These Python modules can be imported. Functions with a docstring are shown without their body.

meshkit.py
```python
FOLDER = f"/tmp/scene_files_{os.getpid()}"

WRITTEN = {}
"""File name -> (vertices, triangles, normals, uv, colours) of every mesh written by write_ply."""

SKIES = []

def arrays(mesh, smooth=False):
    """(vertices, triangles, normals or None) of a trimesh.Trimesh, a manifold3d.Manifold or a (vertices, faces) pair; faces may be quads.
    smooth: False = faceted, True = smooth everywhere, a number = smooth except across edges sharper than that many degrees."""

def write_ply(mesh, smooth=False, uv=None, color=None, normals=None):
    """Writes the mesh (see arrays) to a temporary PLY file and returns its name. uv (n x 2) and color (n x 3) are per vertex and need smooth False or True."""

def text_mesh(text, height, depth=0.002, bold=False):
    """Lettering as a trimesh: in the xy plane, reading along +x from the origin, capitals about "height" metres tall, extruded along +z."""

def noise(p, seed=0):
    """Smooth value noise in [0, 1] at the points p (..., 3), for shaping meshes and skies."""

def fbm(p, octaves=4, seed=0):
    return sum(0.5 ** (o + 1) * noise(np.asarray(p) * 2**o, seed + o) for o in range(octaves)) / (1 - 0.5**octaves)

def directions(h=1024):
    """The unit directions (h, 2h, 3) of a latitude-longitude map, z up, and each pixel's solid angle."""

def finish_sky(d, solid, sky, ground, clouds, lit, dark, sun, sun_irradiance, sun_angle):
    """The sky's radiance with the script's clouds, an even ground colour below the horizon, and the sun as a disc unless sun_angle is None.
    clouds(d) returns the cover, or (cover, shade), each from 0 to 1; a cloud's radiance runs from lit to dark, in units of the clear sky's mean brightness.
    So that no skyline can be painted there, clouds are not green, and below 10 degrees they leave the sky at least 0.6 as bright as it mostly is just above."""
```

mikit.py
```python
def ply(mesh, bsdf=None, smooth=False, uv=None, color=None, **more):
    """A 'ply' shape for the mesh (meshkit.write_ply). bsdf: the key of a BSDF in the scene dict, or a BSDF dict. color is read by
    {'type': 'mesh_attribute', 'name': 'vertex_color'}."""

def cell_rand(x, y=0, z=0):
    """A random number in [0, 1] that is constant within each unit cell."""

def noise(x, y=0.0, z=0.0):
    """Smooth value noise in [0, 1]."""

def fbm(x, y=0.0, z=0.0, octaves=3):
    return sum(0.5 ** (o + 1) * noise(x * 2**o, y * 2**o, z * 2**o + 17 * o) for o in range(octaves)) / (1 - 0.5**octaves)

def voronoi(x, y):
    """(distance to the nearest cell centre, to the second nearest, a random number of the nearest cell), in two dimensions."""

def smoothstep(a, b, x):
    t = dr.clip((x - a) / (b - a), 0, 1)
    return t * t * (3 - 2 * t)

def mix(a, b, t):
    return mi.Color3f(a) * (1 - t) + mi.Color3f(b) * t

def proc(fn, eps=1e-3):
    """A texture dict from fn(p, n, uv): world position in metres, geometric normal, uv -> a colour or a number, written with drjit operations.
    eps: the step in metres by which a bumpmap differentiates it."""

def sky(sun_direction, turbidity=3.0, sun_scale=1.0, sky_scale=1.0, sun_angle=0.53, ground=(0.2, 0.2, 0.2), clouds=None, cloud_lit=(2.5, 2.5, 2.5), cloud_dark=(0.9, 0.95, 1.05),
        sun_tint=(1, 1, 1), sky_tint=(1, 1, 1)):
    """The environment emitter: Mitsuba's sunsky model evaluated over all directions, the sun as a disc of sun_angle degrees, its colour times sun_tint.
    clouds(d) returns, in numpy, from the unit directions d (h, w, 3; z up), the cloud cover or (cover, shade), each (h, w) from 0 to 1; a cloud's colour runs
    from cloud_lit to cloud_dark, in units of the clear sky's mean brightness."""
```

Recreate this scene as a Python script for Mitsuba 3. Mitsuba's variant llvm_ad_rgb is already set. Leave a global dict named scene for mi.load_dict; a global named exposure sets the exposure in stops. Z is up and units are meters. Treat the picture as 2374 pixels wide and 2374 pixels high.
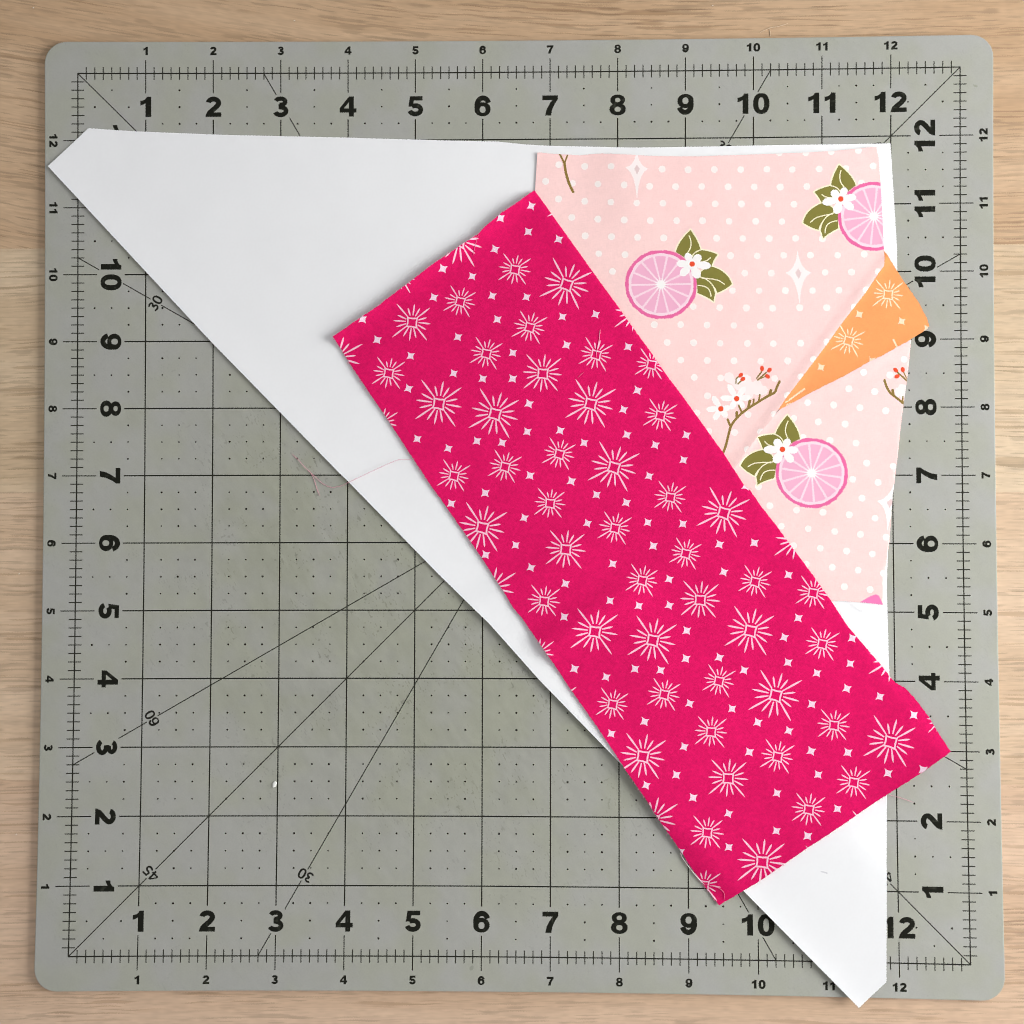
import math, random
import numpy as np, trimesh, shapely, drjit as dr, mitsuba as mi, mikit, meshkit
from shapely.geometry import Polygon, LineString, Point, MultiPolygon, box
from shapely import affinity
from shapely.ops import unary_union

rng = random.Random(7)
T = mi.ScalarTransform4f
scene, labels = {'type': 'scene'}, {}

# ---- camera, a phone held above the table; window light from the right, room light all round
CAMERA_AT, CAMERA_TO, CAMERA_UP = [0.00593, -0.01254, 0.4033], [-0.00144, -0.00106, 0.00353], [-0.00015, 0.99959, 0.0287]
scene['camera'] = {'type': 'perspective', 'fov': 51.0, 'fov_axis': 'x', 'near_clip': 0.02, 'far_clip': 20.0,
    'to_world': T().look_at(origin=CAMERA_AT, target=CAMERA_TO, up=CAMERA_UP)}
exposure = 0.0
WINDOW_AT, WINDOW_SIZE, WINDOW_LIGHT = [0.86, 0.02, 0.36], (0.60, 0.42), [18.2, 18.2, 18.0]
scene['window'] = {'type': 'rectangle', 'to_world': T().look_at(origin=WINDOW_AT, target=[0.0, 0, 0], up=[0, 0, 1]).scale([WINDOW_SIZE[0] / 2, WINDOW_SIZE[1] / 2, 1]),
    'emitter': {'type': 'area', 'radiance': {'type': 'rgb', 'value': WINDOW_LIGHT}}}
labels['window'] = {'label': 'bright window to the right of the table that lights the mat', 'category': 'window'}
scene['room_light'] = {'type': 'constant', 'radiance': {'type': 'rgb', 'value': [0.475, 0.477, 0.484]}}

# ---- measured outlines and print positions, in millimetres from the middle of the mat
PAPER_DIAGONAL = ((-179.23, 131.39), (126.71, -183.97))
PAPER_FOLD = ((-12.67, -23.32), (-21.74, -28.19))
PATCH_TOP = ((135.59, 136.13), (7.89, 135.59))
STRIP_NW = ((6.93, 120.99), (-69.44, 65.55))
STRIP_NE = ((141.76, -64.47), (6.91, 121.06))
STRIP_SW = ((-69.44, 65.55), (75.36, -146.84))
STRIP_SE = ((75.36, -146.84), (161.22, -89.73))
STRIP_CREASE = ((37.76, -33.75), (5.47, -54.75))
WEDGE_SEAM = ((137.77, 91.06), (98.35, 37.43))
WEDGE_FOOT = ((148.13, 63.81), (102.06, 39.21))
PATCH_SEAM = ((98.35, 37.43), (82.59, 16.36))
PAPER = [(-163.54,145.81),(-146.05,144.53),(-111.76,142.94),(-65.13,141.57),(-23.71,140.11),(-7.43,139.69),(3.8,138.46),(12.79,137.92),(24.07,137.65),(44.35,137.05),(69.03,137.22),(94.99,137.59),(125.14,137.86),(141.12,138.05),(141.64,126.46),(142.45,110.5),(143.09,97.61),(143.06,90.73),(142.74,69.76),(141.49,37.32),(140.43,13.07),(138.91,-11.09),(138.32,-22.17),(138.09,-29.87),(138.38,-43.17),(138.71,-61.69),(137.92,-82.89),(136.71,-105.88),(135.93,-129.59),(136.01,-173.54),(126.23,-183.3),(84.31,-141.17),(37.99,-93.53),(8.82,-63.71),(-9.51,-43.23),(-10.96,-41.79),(-28.65,-24.71),(-64.53,11.84),(-66.49,13.63),(-115.59,63.56),(-147.05,97.1),(-178.82,131.07)]
STRIP = [(6.92,120.51),(-0.3,114.9),(-5.0,111.89),(-11.73,106.42),(-14.41,103.61),(-20.12,99.89),(-31.87,91.92),(-40.51,85.16),(-49.57,78.42),(-51.26,76.93),(-57.63,72.71),(-68.93,65.03),(-62.54,54.78),(-55.71,44.6),(-48.28,33.81),(-39.7,20.7),(-32.6,9.93),(-25.87,0.55),(-18.81,-9.49),(-12.86,-18.05),(-7.59,-26.16),(-3.9,-31.78),(-1.22,-36.43),(2.45,-40.75),(9.09,-50.23),(14.99,-58.8),(20.55,-67.22),(29.89,-80.24),(37.8,-92.02),(40.2,-95.93),(47.78,-106.78),(53.74,-116.04),(60.7,-125.98),(64.02,-131.29),(68.32,-137.57),(71.92,-142.15),(75.27,-146.51),(83.94,-140.6),(90.28,-136.65),(107.02,-124.56),(125.26,-112.14),(134.58,-105.71),(149.0,-96.18),(159.26,-88.76),(155.15,-81.59),(152.45,-76.8),(147.8,-70.31),(144.03,-66.11),(140.48,-64.16),(138.25,-61.56),(135.06,-57.29),(126.18,-47.05),(122.9,-43.1),(117.51,-34.65),(111.33,-25.71),(102.84,-14.1),(96.98,-5.98),(91.0,1.67),(87.39,6.99),(85.05,8.97),(77.27,21.44),(61.03,44.27),(57.17,49.29),(50.76,58.74),(42.81,69.88),(37.12,77.98),(33.02,83.53),(28.62,89.86),(18.56,104.21),(11.14,114.72)]
UPPER_PATCH = [(7.12,120.46),(7.59,127.79),(8.03,135.14),(13.94,134.6),(24.08,134.08),(29.47,134.5),(32.5,134.57),(37.53,134.26),(49.33,133.59),(68.88,133.22),(107.52,134.33),(119.58,134.95),(124.94,135.44),(132.63,136.24),(135.46,136.39),(136.32,133.04),(137.07,122.21),(137.62,109.34),(137.99,98.33),(138.11,94.7),(137.9,91.32),(136.27,89.29),(130.97,81.29),(121.56,69.14),(116.2,61.51),(108.81,51.79),(100.73,41.23),(98.07,37.22),(96.36,34.63),(91.83,29.34),(86.47,22.19),(82.45,16.5),(79.42,12.55),(73.26,21.15),(58.87,41.46),(37.92,72.44),(16.84,101.15)]
LOWER_PATCH = [(79.42,12.55),(82.45,16.5),(86.47,22.19),(91.83,29.34),(96.36,34.63),(98.55,37.31),(101.74,39.06),(110.77,44.08),(122.77,50.09),(132.8,55.71),(142.48,60.79),(147.7,63.59),(147.19,56.8),(146.1,48.08),(144.64,38.36),(144.22,35.62),(142.5,21.08),(140.45,5.08),(138.95,-12.55),(138.09,-18.2),(137.46,-22.52),(136.71,-26.17),(136.52,-35.45),(128.08,-34.54),(122.12,-34.08),(117.81,-33.99),(114.83,-33.49),(110.64,-27.16),(100.35,-13.53),(88.4,2.57)]
WEDGE = [(138.14,96.97),(142.4,90.03),(145.37,85.32),(150.95,77.23),(153.89,71.18),(154.58,68.66),(153.47,67.2),(147.44,63.54),(142.44,60.7),(137.6,57.93),(132.76,55.59),(122.73,49.97),(110.74,43.96),(101.72,38.95),(98.04,37.21),(100.71,41.38),(108.78,51.87),(116.17,61.59),(121.53,69.22),(130.93,81.36),(137.31,90.64),(137.8,92.3)]
STRIP_BURSTS = [(-0.37,90.64,-4.76,96.59),(19.09,84.83,13.99,94.6),(-21.0,78.51,-24.83,84.63),(-21.35,101.2,-27.32,110.58),(20.01,115.42,14.69,123.24),(-39.17,70.74,-45.03,77.53),(-11.12,58.82,-15.16,64.91),(-47.91,51.5,-52.39,57.53),(-28.99,40.01,-35.51,48.62),(-67.37,57.38,-72.83,66.58),(-50.46,32.84,-54.53,38.78),(-43.58,87.82,-47.47,93.92),(5.24,68.69,1.37,75.06),(10.1,51.24,3.96,58.16),(30.12,58.29,26.21,64.64),(50.85,54.47,46.75,60.37),(28.09,39.81,22.28,49.0),(54.15,35.39,50.02,41.54),(16.36,20.96,12.51,27.24),(36.78,15.98,31.36,25.31),(-4.06,16.16,-7.99,22.37),(44.9,74.22,39.08,81.33),(-7.8,36.11,-13.52,45.38),(-23.22,12.79,-27.33,18.84),(-12.55,-6.59,-18.56,2.49),(12.82,2.45,8.24,7.98),(57.73,4.71,53.36,10.56),(37.06,-6.84,32.91,-0.66),(18.64,-14.75,12.65,-7.75),(47.11,-26.3,42.98,-20.29),(10.57,-34.06,5.81,-28.25),(63.41,-16.28,59.61,-10.29),(-8.94,-29.37,-15.03,-20.72),(29.41,-45.23,22.88,-36.86),(8.33,-53.35,3.75,-47.72),(77.59,-1.06,72.32,8.34),(68.7,-33.53,62.52,-26.73),(89.13,-26.76,85.19,-20.69),(50.98,-48.43,45.04,-39.74),(87.3,-44.91,81.23,-35.9),(36.04,-72.25,31.75,-66.39),(55.14,-68.55,50.96,-62.42),(47.17,-91.38,40.88,-82.85),(17.04,-70.1,12.47,-64.46),(104.44,-11.38,98.59,-3.96),(110.49,-30.85,106.18,-24.79),(113.8,-49.78,109.55,-43.6),(96.52,-68.79,90.7,-59.39),(75.47,-63.62,71.63,-57.68),(78.66,-99.36,72.44,-92.69),(70.79,-119.27,65.82,-113.41),(50.87,-114.76,44.62,-105.88),(69.73,-138.97,64.84,-133.3),(72.4,-82.3,67.41,-76.65),(117.83,-79.76,113.14,-74.12),(96.92,-91.36,92.68,-85.2),(124.47,-100.37,120.04,-94.41),(107.93,-110.36,103.29,-104.45),(128.0,-116.15,123.56,-110.63),(110.99,-129.18,106.53,-123.66),(90.85,-129.71,83.49,-121.43),(138.14,-85.53,132.4,-76.32),(140.29,-55.15,134.05,-45.99),(157.3,-77.26,152.23,-72.1)]
STRIP_STARS = [(5.82,114.52),(4.67,104.93),(16.12,101.89),(-7.9,98.31),(-27.51,90.83),(-16.47,88.0),(-8.88,80.55),(4.01,80.03),(-6.95,71.61),(17.51,72.55),(29.98,73.37),(-30.95,80.06),(-21.82,65.0),(-5.75,109.79),(-57.67,71.66),(-52.25,64.02),(-39.65,57.92),(-23.4,51.3),(-40.39,45.59),(-12.45,49.21),(19.06,61.84),(42.16,61.08),(-1.14,58.95),(-1.2,49.18),(45.64,44.69),(4.97,39.71),(40.41,37.52),(4.31,29.24),(16.7,29.68),(41.66,28.05),(52.21,24.17),(25.61,25.05),(-5.08,25.12),(-37.02,26.58),(-25.35,22.97),(-14.57,25.77),(5.35,12.77),(-11.46,6.24),(-24.2,2.29),(3.18,-3.14),(-0.06,-13.33),(-11.26,-16.92),(63.82,27.86),(62.74,18.56),(20.85,10.66),(49.88,12.54),(30.19,5.56),(41.34,2.61),(26.84,-5.14),(49.32,-4.8),(62.33,-5.33),(51.38,-13.56),(36.2,-20.23),(5.74,-21.7),(18.56,-27.66),(57.23,-25.97),(35.06,-33.89),(18.06,-39.95),(21.89,-59.27),(75.98,-12.98),(88.89,-12.37),(77.53,-23.29),(45.83,-35.86),(57.25,-35.71),(63.67,-45.05),(85.9,8.73),(63.27,-55.42),(33.64,-62.32),(44.34,-59.23),(53.83,-59.69),(64.6,-72.0),(47.88,-78.71),(35.52,-83.19),(62.46,-87.96),(101.51,-24.3),(104.99,-40.3),(99.79,-47.5),(75.73,-55.04),(84.88,-59.72),(101.14,-56.76),(111.76,-60.69),(124.87,-47.75),(124.07,-57.12),(122.81,-66.36),(80.3,-73.9),(134.73,-69.21),(109.83,-72.19),(59.52,-98.29),(48.37,-102.15),(65.69,-106.61),(78.72,-112.43),(78.71,-124.68),(61.03,-126.71),(86.58,-89.82),(89.83,-78.95),(101.29,-82.03),(109.39,-89.41),(122.68,-89.73),(111.67,-97.86),(96.52,-104.72),(96.13,-118.47),(107.37,-120.05),(118.34,-110.05),(146.81,-75.78),(136.87,-96.98),(149.14,-95.32)]
WEDGE_BURSTS = [(139.4,80.69,134.71,86.14),(124.59,63.37,120.96,69.57)]
WEDGE_STARS = [(128.64,73.17),(144.4,70.53),(114.26,53.32),(153.82,67.64),(133.17,55.93)]
WEDGE_RAYS = [[(100.91,40.06),(107.97,45.11)],[(101.07,39.13),(104.36,39.87)],[(141.2,63.5),(142.45,60.84)]]
UPPER_DOTS = [(74.71,128.2),(84.62,128.2),(69.99,121.76),(79.88,121.64),(89.7,121.58),(74.99,115.16),(84.87,115.07),(11.14,124.12),(16.14,130.52),(25.94,129.84),(35.86,129.67),(21.37,123.44),(30.91,122.99),(40.79,122.52),(50.38,121.97),(60.16,121.83),(16.03,117.36),(25.91,116.49),(35.74,116.03),(45.48,115.6),(55.35,115.5),(65.19,115.31),(55.12,128.52),(64.89,128.19),(21.01,110.28),(30.88,109.62),(40.76,109.17),(50.61,108.91),(60.53,108.89),(26.06,103.28),(35.98,102.86),(45.78,102.53),(55.63,102.35),(31.19,96.46),(41.07,96.06),(36.36,89.74),(66.61,76.27),(80.22,108.51),(90.16,108.46),(75.49,102.09),(85.27,101.98),(95.22,101.91),(80.65,95.46),(90.65,95.32),(85.97,88.86),(95.9,88.82),(81.33,82.29),(91.27,82.16),(76.56,75.91),(86.45,75.67),(96.28,75.51),(52.0,69.51),(61.89,69.49),(71.75,69.35),(81.75,69.11),(91.64,68.96),(56.83,62.75),(66.71,62.63),(76.65,62.41),(86.81,62.29),(96.47,62.15),(70.24,108.81),(61.91,56.14),(71.8,55.94),(81.77,55.76),(91.77,55.57),(66.9,49.6),(76.78,49.3),(104.02,128.08),(114.04,128.14),(124.08,128.37),(134.31,129.25),(99.48,121.49),(109.41,121.59),(94.49,128.23),(104.55,114.87),(100.01,108.38),(105.09,101.96),(115.1,101.73),(100.57,95.55),(110.54,95.53),(120.75,95.48),(130.64,95.83),(116.02,89.01),(125.84,89.03),(135.57,89.1),(101.09,82.18),(111.28,82.16),(121.1,82.22),(131.15,82.24),(106.38,75.68),(116.48,75.65),(126.45,75.72),(99.16,134.4),(109.03,134.32),(118.57,134.62),(128.8,135.1),(129.89,122.74),(94.76,114.94),(106.65,62.34),(116.3,62.74),(101.79,55.7),(111.28,56.21),(96.85,49.09),(71.85,42.62),(86.96,35.53),(81.93,28.83),(67.79,36.23),(72.26,29.34),(106.57,49.67),(101.53,42.64),(96.51,35.62),(91.5,28.94),(86.47,22.42)]
LOWER_DOTS = [(124.47,45.16),(109.06,39.92),(118.78,39.04),(128.5,38.05),(113.01,32.72),(122.99,31.94),(103.88,34.14),(117.28,25.75),(126.99,24.75),(107.31,26.93),(125.61,11.22),(90.59,8.56),(94.81,1.38),(129.03,4.22),(129.96,51.27),(134.09,44.07),(145.2,56.14),(139.88,50.27),(138.16,36.86),(130.9,17.32),(135.03,10.08),(104.73,-0.25),(114.53,-1.08),(124.22,-1.98),(133.74,-3.25),(99.03,-6.25),(108.98,-7.25),(118.82,-8.24),(128.33,-9.3),(137.81,-10.39),(103.46,-13.57),(113.41,-14.5),(123.17,-15.49),(132.65,-16.61),(108.13,-20.39),(117.8,-21.54),(127.39,-22.63),(136.72,-23.74),(122.22,-28.77),(131.75,-29.83),(140.71,16.08)]
CITRUS = [(54.56,84.67,0),(134.35,110.12,-5),(110.38,13.56,6)]
TWIGS = [[([(16.48,134.48),(17.32,132.89),(18.17,131.04)],0.74),([(19.35,133.9),(18.84,132.56),(18.27,131.04)],0.61),([(18.27,131.38),(18.68,128.15),(19.95,123.54),(21.54,120.12)],1.01)],[([(77.39,20.96),(78.4,23.47),(79.42,27.32),(80.45,31.01),(83.3,34.87),(86.64,37.64),(90.32,39.99),(94.66,42.66),(96.99,43.99),(97.66,45.73),(98.73,47.91)],0.91),([(82.63,35.04),(82.71,36.38)],1.01),([(84.47,36.54),(83.49,38.9)],0.67),([(87.05,38.21),(87.6,40.67)],1.01),([(88.92,39.55),(89.07,41.23)],0.67),([(90.92,40.56),(91.34,42.91)],0.67),([(94.93,42.73),(95.43,44.57)],1.08),([(80.28,31.18),(79.29,33.7)],0.81),([(90.22,49.2),(92.06,51.64)],0.54),([(90.55,48.46),(93.72,51.3)],0.61),([(91.71,49.12),(94.04,50.12)],0.4),([(82.44,47.2),(82.54,48.81),(83.65,49.88)],0.47),([(83.21,47.06),(84.71,48.47)],0.54)],[([(137.79,48.36),(138.75,45.41),(139.73,43.73),(141.69,42.05),(144.72,39.63)],0.88),([(141.04,42.55),(140.73,44.56)],1.01),([(144.4,40.3),(144.54,42.04)],0.61),([(142.66,51.28),(146.1,48.08)],0.61),([(144.98,51.28),(145.95,49.09)],0.47),([(143.14,50.44),(144.79,49.6)],0.4)]]
BERRIES = [[(92.23,52.82,95),(94.98,52.23,50),(94.24,49.88,-40),(84.25,50.32,50),(85.05,48.91,30)],[(142.0,52.12,-40),(144.66,52.28,-80),(142.47,49.77,30)]]
PALE_FLOWERS = [((82.68,41.52),[(80.03,46.13),(85.37,45.28),(87.17,41.91),(84.99,38.56),(80.82,38.23),(77.5,41.76)],1),((76.75,37.73),[(74.17,41.77),(79.65,38.06),(78.64,35.04),(74.63,34.21),(72.15,37.57)],1),((88.35,44.09),[(86.71,47.8),(91.04,47.45),(86.68,42.75),(93.51,44.75),(84.04,46.12)],0),((81.37,47.47),[(79.21,50.5),(84.37,46.12),(87.06,49.14)],0),((143.7,43.72),[(142.04,43.72),(145.06,46.06),(145.35,42.71),(142.72,45.06)],0)]
SPARKLES = [((45.61,128.75),[(49.73,128.63),(45.43,135.53),(41.33,129.09),(45.59,117.63)]),((106.0,88.91),[(110.77,88.89),(105.7,97.17),(101.41,88.91),(106.37,77.39)]),((139.33,2.58),[(143.58,2.42),(141.32,10.08),(134.7,3.08),(138.33,-7.57)])]
CORNER_PRINT = [(128.08,-34.41),(132.07,-32.15),(133.88,-31.58),(135.03,-32.14),(136.82,-36.12),(136.65,-37.44),(128.06,-36.13)]
THREADS = {'long': [(-37.07,19.63),(-38.89,18.87),(-43.13,18.72),(-47.98,17.06),(-53.12,14.78),(-58.25,12.36),(-62.75,10.23),(-66.23,8.76),(-69.27,8.31),(-72.32,9.37),(-75.99,12.56),(-79.66,15.9),(-82.42,18.94),(-84.87,21.07)],'branch': [(-78.46,14.99),(-76.31,11.65),(-75.38,8.62),(-73.99,4.97)],'right': [(136.54,-105.19),(141.78,-106.61),(147.35,-108.55)],'table': [(92.84,181.85),(94.54,182.66),(96.57,183.47),(99.96,184.13),(103.49,185.2)],'table2': [(96.37,183.33),(96.63,181.82),(96.75,180.02)],'white': [(122.18,-33.83),(125.14,-35.15),(128.1,-37.3),(130.89,-38.79)],'edge': [(60.85,-126.06),(61.22,-127.91),(62.57,-130.36),(64.54,-133.06),(66.51,-135.5),(68.48,-137.71),(70.21,-139.17)],'curl': [(70.37,-138.88),(72.3,-139.28),(74.47,-139.79),(76.17,-140.71),(77.12,-142.46),(76.98,-144.54)],'s1': [(-14.08,103.6),(-15.46,99.42),(-16.31,95.78)],'s2': [(31.56,67.51),(31.22,63.81),(30.38,59.78),(30.04,57.09)],'s3': [(25.51,51.55),(24.34,50.54),(23.17,49.36)],'fleck': [(-90.35,-103.01)],'speck': [(-188.71,-122.7),(-85.23,187.96),(-186.44,193.87),(74.88,192.45),(-188.93,-24.4)],'mark': [(112.39,-133.31),(114.45,-133.77)]}
WARP = [[0.187,0.257],[165.403,-0.033],[-0.114,165.037],[-0.115,-0.293],[0.124,0.091],[-0.161,-0.242],[1.179,0.056],[-0.175,1.06],[1.106,-0.14],[0.133,1.314]]

# ---- heights above the mat's top face, in millimetres, of what lies on it (x right, y up from the mat's centre)
def smooth(a, b, x):
    t = np.clip((x - a) / (b - a), 0, 1)
    return t * t * (3 - 2 * t)
def line_distance(x, y, a, b):      # signed distance to the line a-b, positive on its left
    dx, dy = b[0] - a[0], b[1] - a[1]
    return ((y - a[1]) * dx - (x - a[0]) * dy) / math.hypot(dx, dy)
def lumps(x, y, size, seed):
    return meshkit.fbm(np.stack([np.asarray(x) / size + 50, np.asarray(y) / size + 50, 0 * np.asarray(x) + seed], -1), 3, seed) - 0.5
def paper_height(x, y):
    d = line_distance(x, y, *PAPER_DIAGONAL)
    fold = line_distance(x, y, *PAPER_FOLD)
    se = line_distance(x, y, *STRIP_SE)
    return 0.3 + 0.085 * np.clip(d - 2, 0, 40) * smooth(45, -25, se) + 0.6 * np.exp(-np.maximum(d, 0) / 9) + 0.5 * (lumps(x, y, 50, 3) + 0.25) * smooth(0, 20, d) + 0.7 * smooth(0, 11, fold) * smooth(60, 30, d)
def patch_height(x, y):
    d = line_distance(x, y, *PATCH_TOP)
    ripple = np.sin((x - 35) / 5.2 + 0.6 * np.sin(y / 9)) * np.exp(-np.maximum(d, 0) / 16) * np.exp(-((x - 38) / 22) ** 2)
    a, b, c = line_distance(x, y, *WEDGE_SEAM), line_distance(x, y, *WEDGE_FOOT), line_distance(x, y, *PATCH_SEAM)
    top = y > PATCH_SEAM[0][1] if PATCH_SEAM[0][1] > PATCH_SEAM[1][1] else y > PATCH_SEAM[1][1]
    seams = np.where(top, 0.45 * np.exp(-((a + 1.0) / 1.5) ** 2) + 0.35 * np.exp(-((b - 1.0) / 1.5) ** 2), 0.40 * np.exp(-((c + 0.8) / 1.4) ** 2))
    return seams + paper_height(x, y) + 0.45 + 0.35 * np.exp(-np.maximum(d, 0) / 3) + 0.3 * ripple + 0.45 * (lumps(x, y, 22, 8) + 0.2)
def wedge_height(x, y):
    return patch_height(x, y) + 0.1
def strip_height(x, y):
    nw, ne = line_distance(x, y, *STRIP_NW), line_distance(x, y, *STRIP_NE)
    sw, se = line_distance(x, y, *STRIP_SW), line_distance(x, y, *STRIP_SE)
    curl = 0.36 * 0.8 * np.log1p(np.exp((5.2 - np.maximum(nw, 0)) / 0.8)) * (0.8 + 0.4 * (lumps(x, y, 18, 5) + 0.5)) * smooth(-1, 10, ne)
    n = np.maximum(ne, 0)
    seam = 0.75 * smooth(0, 3.5, n) * np.exp(-n / 9)
    tip = 1.6 * np.exp(-np.maximum(se, 0) / 6) * smooth(55, 95, sw) + 0.5 * np.exp(-np.maximum(se, 0) / 5)
    crease = 1.5 * np.exp(-((line_distance(x, y, *STRIP_CREASE)) / 6) ** 2) * smooth(75, 10, sw)
    low = -0.4 * smooth(22, 0, sw) * smooth(45, 12, se)
    d, p = line_distance(x, y, *PAPER_DIAGONAL), paper_height(x, y)
    h = np.maximum(p * smooth(-2, 3, d) + 0.45, 0.5) + curl + seam + tip + crease + low + 0.5 + 0.9 * lumps(x, y, 26, 11)
    return np.maximum(h, (p + 0.45) * smooth(-13, -0.3, d) + 0.35)


# ---- helpers
def numbered(key):
    if key not in USED:
        USED[key] = 0
        return key
    USED[key] += 1
    return f'{key}_{USED[key]:03d}'
USED = {}
def add(name, mesh, bsdf, parent=None, smooth=False, **props):
    key = numbered((parent + '__' if parent else '') + name)
    m = mesh.copy(); m.vertices = np.asarray(m.vertices) * 0.001
    scene[key] = mikit.ply(m, bsdf, smooth=smooth)
    if props: labels[key] = props
    return key
def pieces(g):
    return [p for p in getattr(g, 'geoms', [g]) if p.geom_type == 'Polygon' and p.area > 1e-5]
def ear(p):
    v, f = trimesh.creation.triangulate_polygon(p, engine='earcut')
    return np.asarray(v), np.asarray(f)
CELL = 2.0
def drape(shape, height, off=0.0, cell=CELL):
    """The shape as a surface that follows height(x, y), cut along one common grid so that prints and cloth bend alike."""
    shape = shape.buffer(0)
    vs, fs, n = [], [], 0
    for poly in pieces(shape):
        x0, y0, x1, y1 = poly.bounds
        ii, jj = np.meshgrid(np.arange(math.floor(x0 / cell), math.floor(x1 / cell) + 1), np.arange(math.floor(y0 / cell), math.floor(y1 / cell) + 1))
        ii, jj = ii.ravel(), jj.ravel()
        cells = shapely.box(ii * cell, jj * cell, (ii + 1) * cell, (jj + 1) * cell)
        shapely.prepare(poly)
        inside = shapely.contains_properly(poly, cells)
        for i, j in zip(ii[inside], jj[inside]):
            vs.append(np.array([[i, j], [i + 1, j], [i + 1, j + 1], [i, j + 1]]) * cell); fs.append(np.array([[0, 1, 2], [0, 2, 3]]) + n); n += 4
        cut = shapely.intersection(poly, cells[~inside & shapely.intersects(poly, cells)])
        for c in cut:
            for p in pieces(c):
                v, f = ear(p)
                if len(f):
                    a = v[f]; s = (a[:, 1, 0] - a[:, 0, 0]) * (a[:, 2, 1] - a[:, 0, 1]) - (a[:, 1, 1] - a[:, 0, 1]) * (a[:, 2, 0] - a[:, 0, 0])
                    f = np.where((s < 0)[:, None], f[:, ::-1], f)
                    vs.append(v); fs.append(f + n); n += len(v)
    if not vs: return None
    v, f = np.vstack(vs), np.vstack(fs)
    q, inv = np.unique(np.round(v * 2000).astype(np.int64), axis=0, return_inverse=True)
    f = inv.ravel()[f]; v = q / 2000.0
    f = f[(f[:, 0] != f[:, 1]) & (f[:, 1] != f[:, 2]) & (f[:, 0] != f[:, 2])]
    z = (height(v[:, 0], v[:, 1]) if callable(height) else np.full(len(v), float(height))) + off
    return trimesh.Trimesh(np.c_[v, z], f, process=False)
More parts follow.
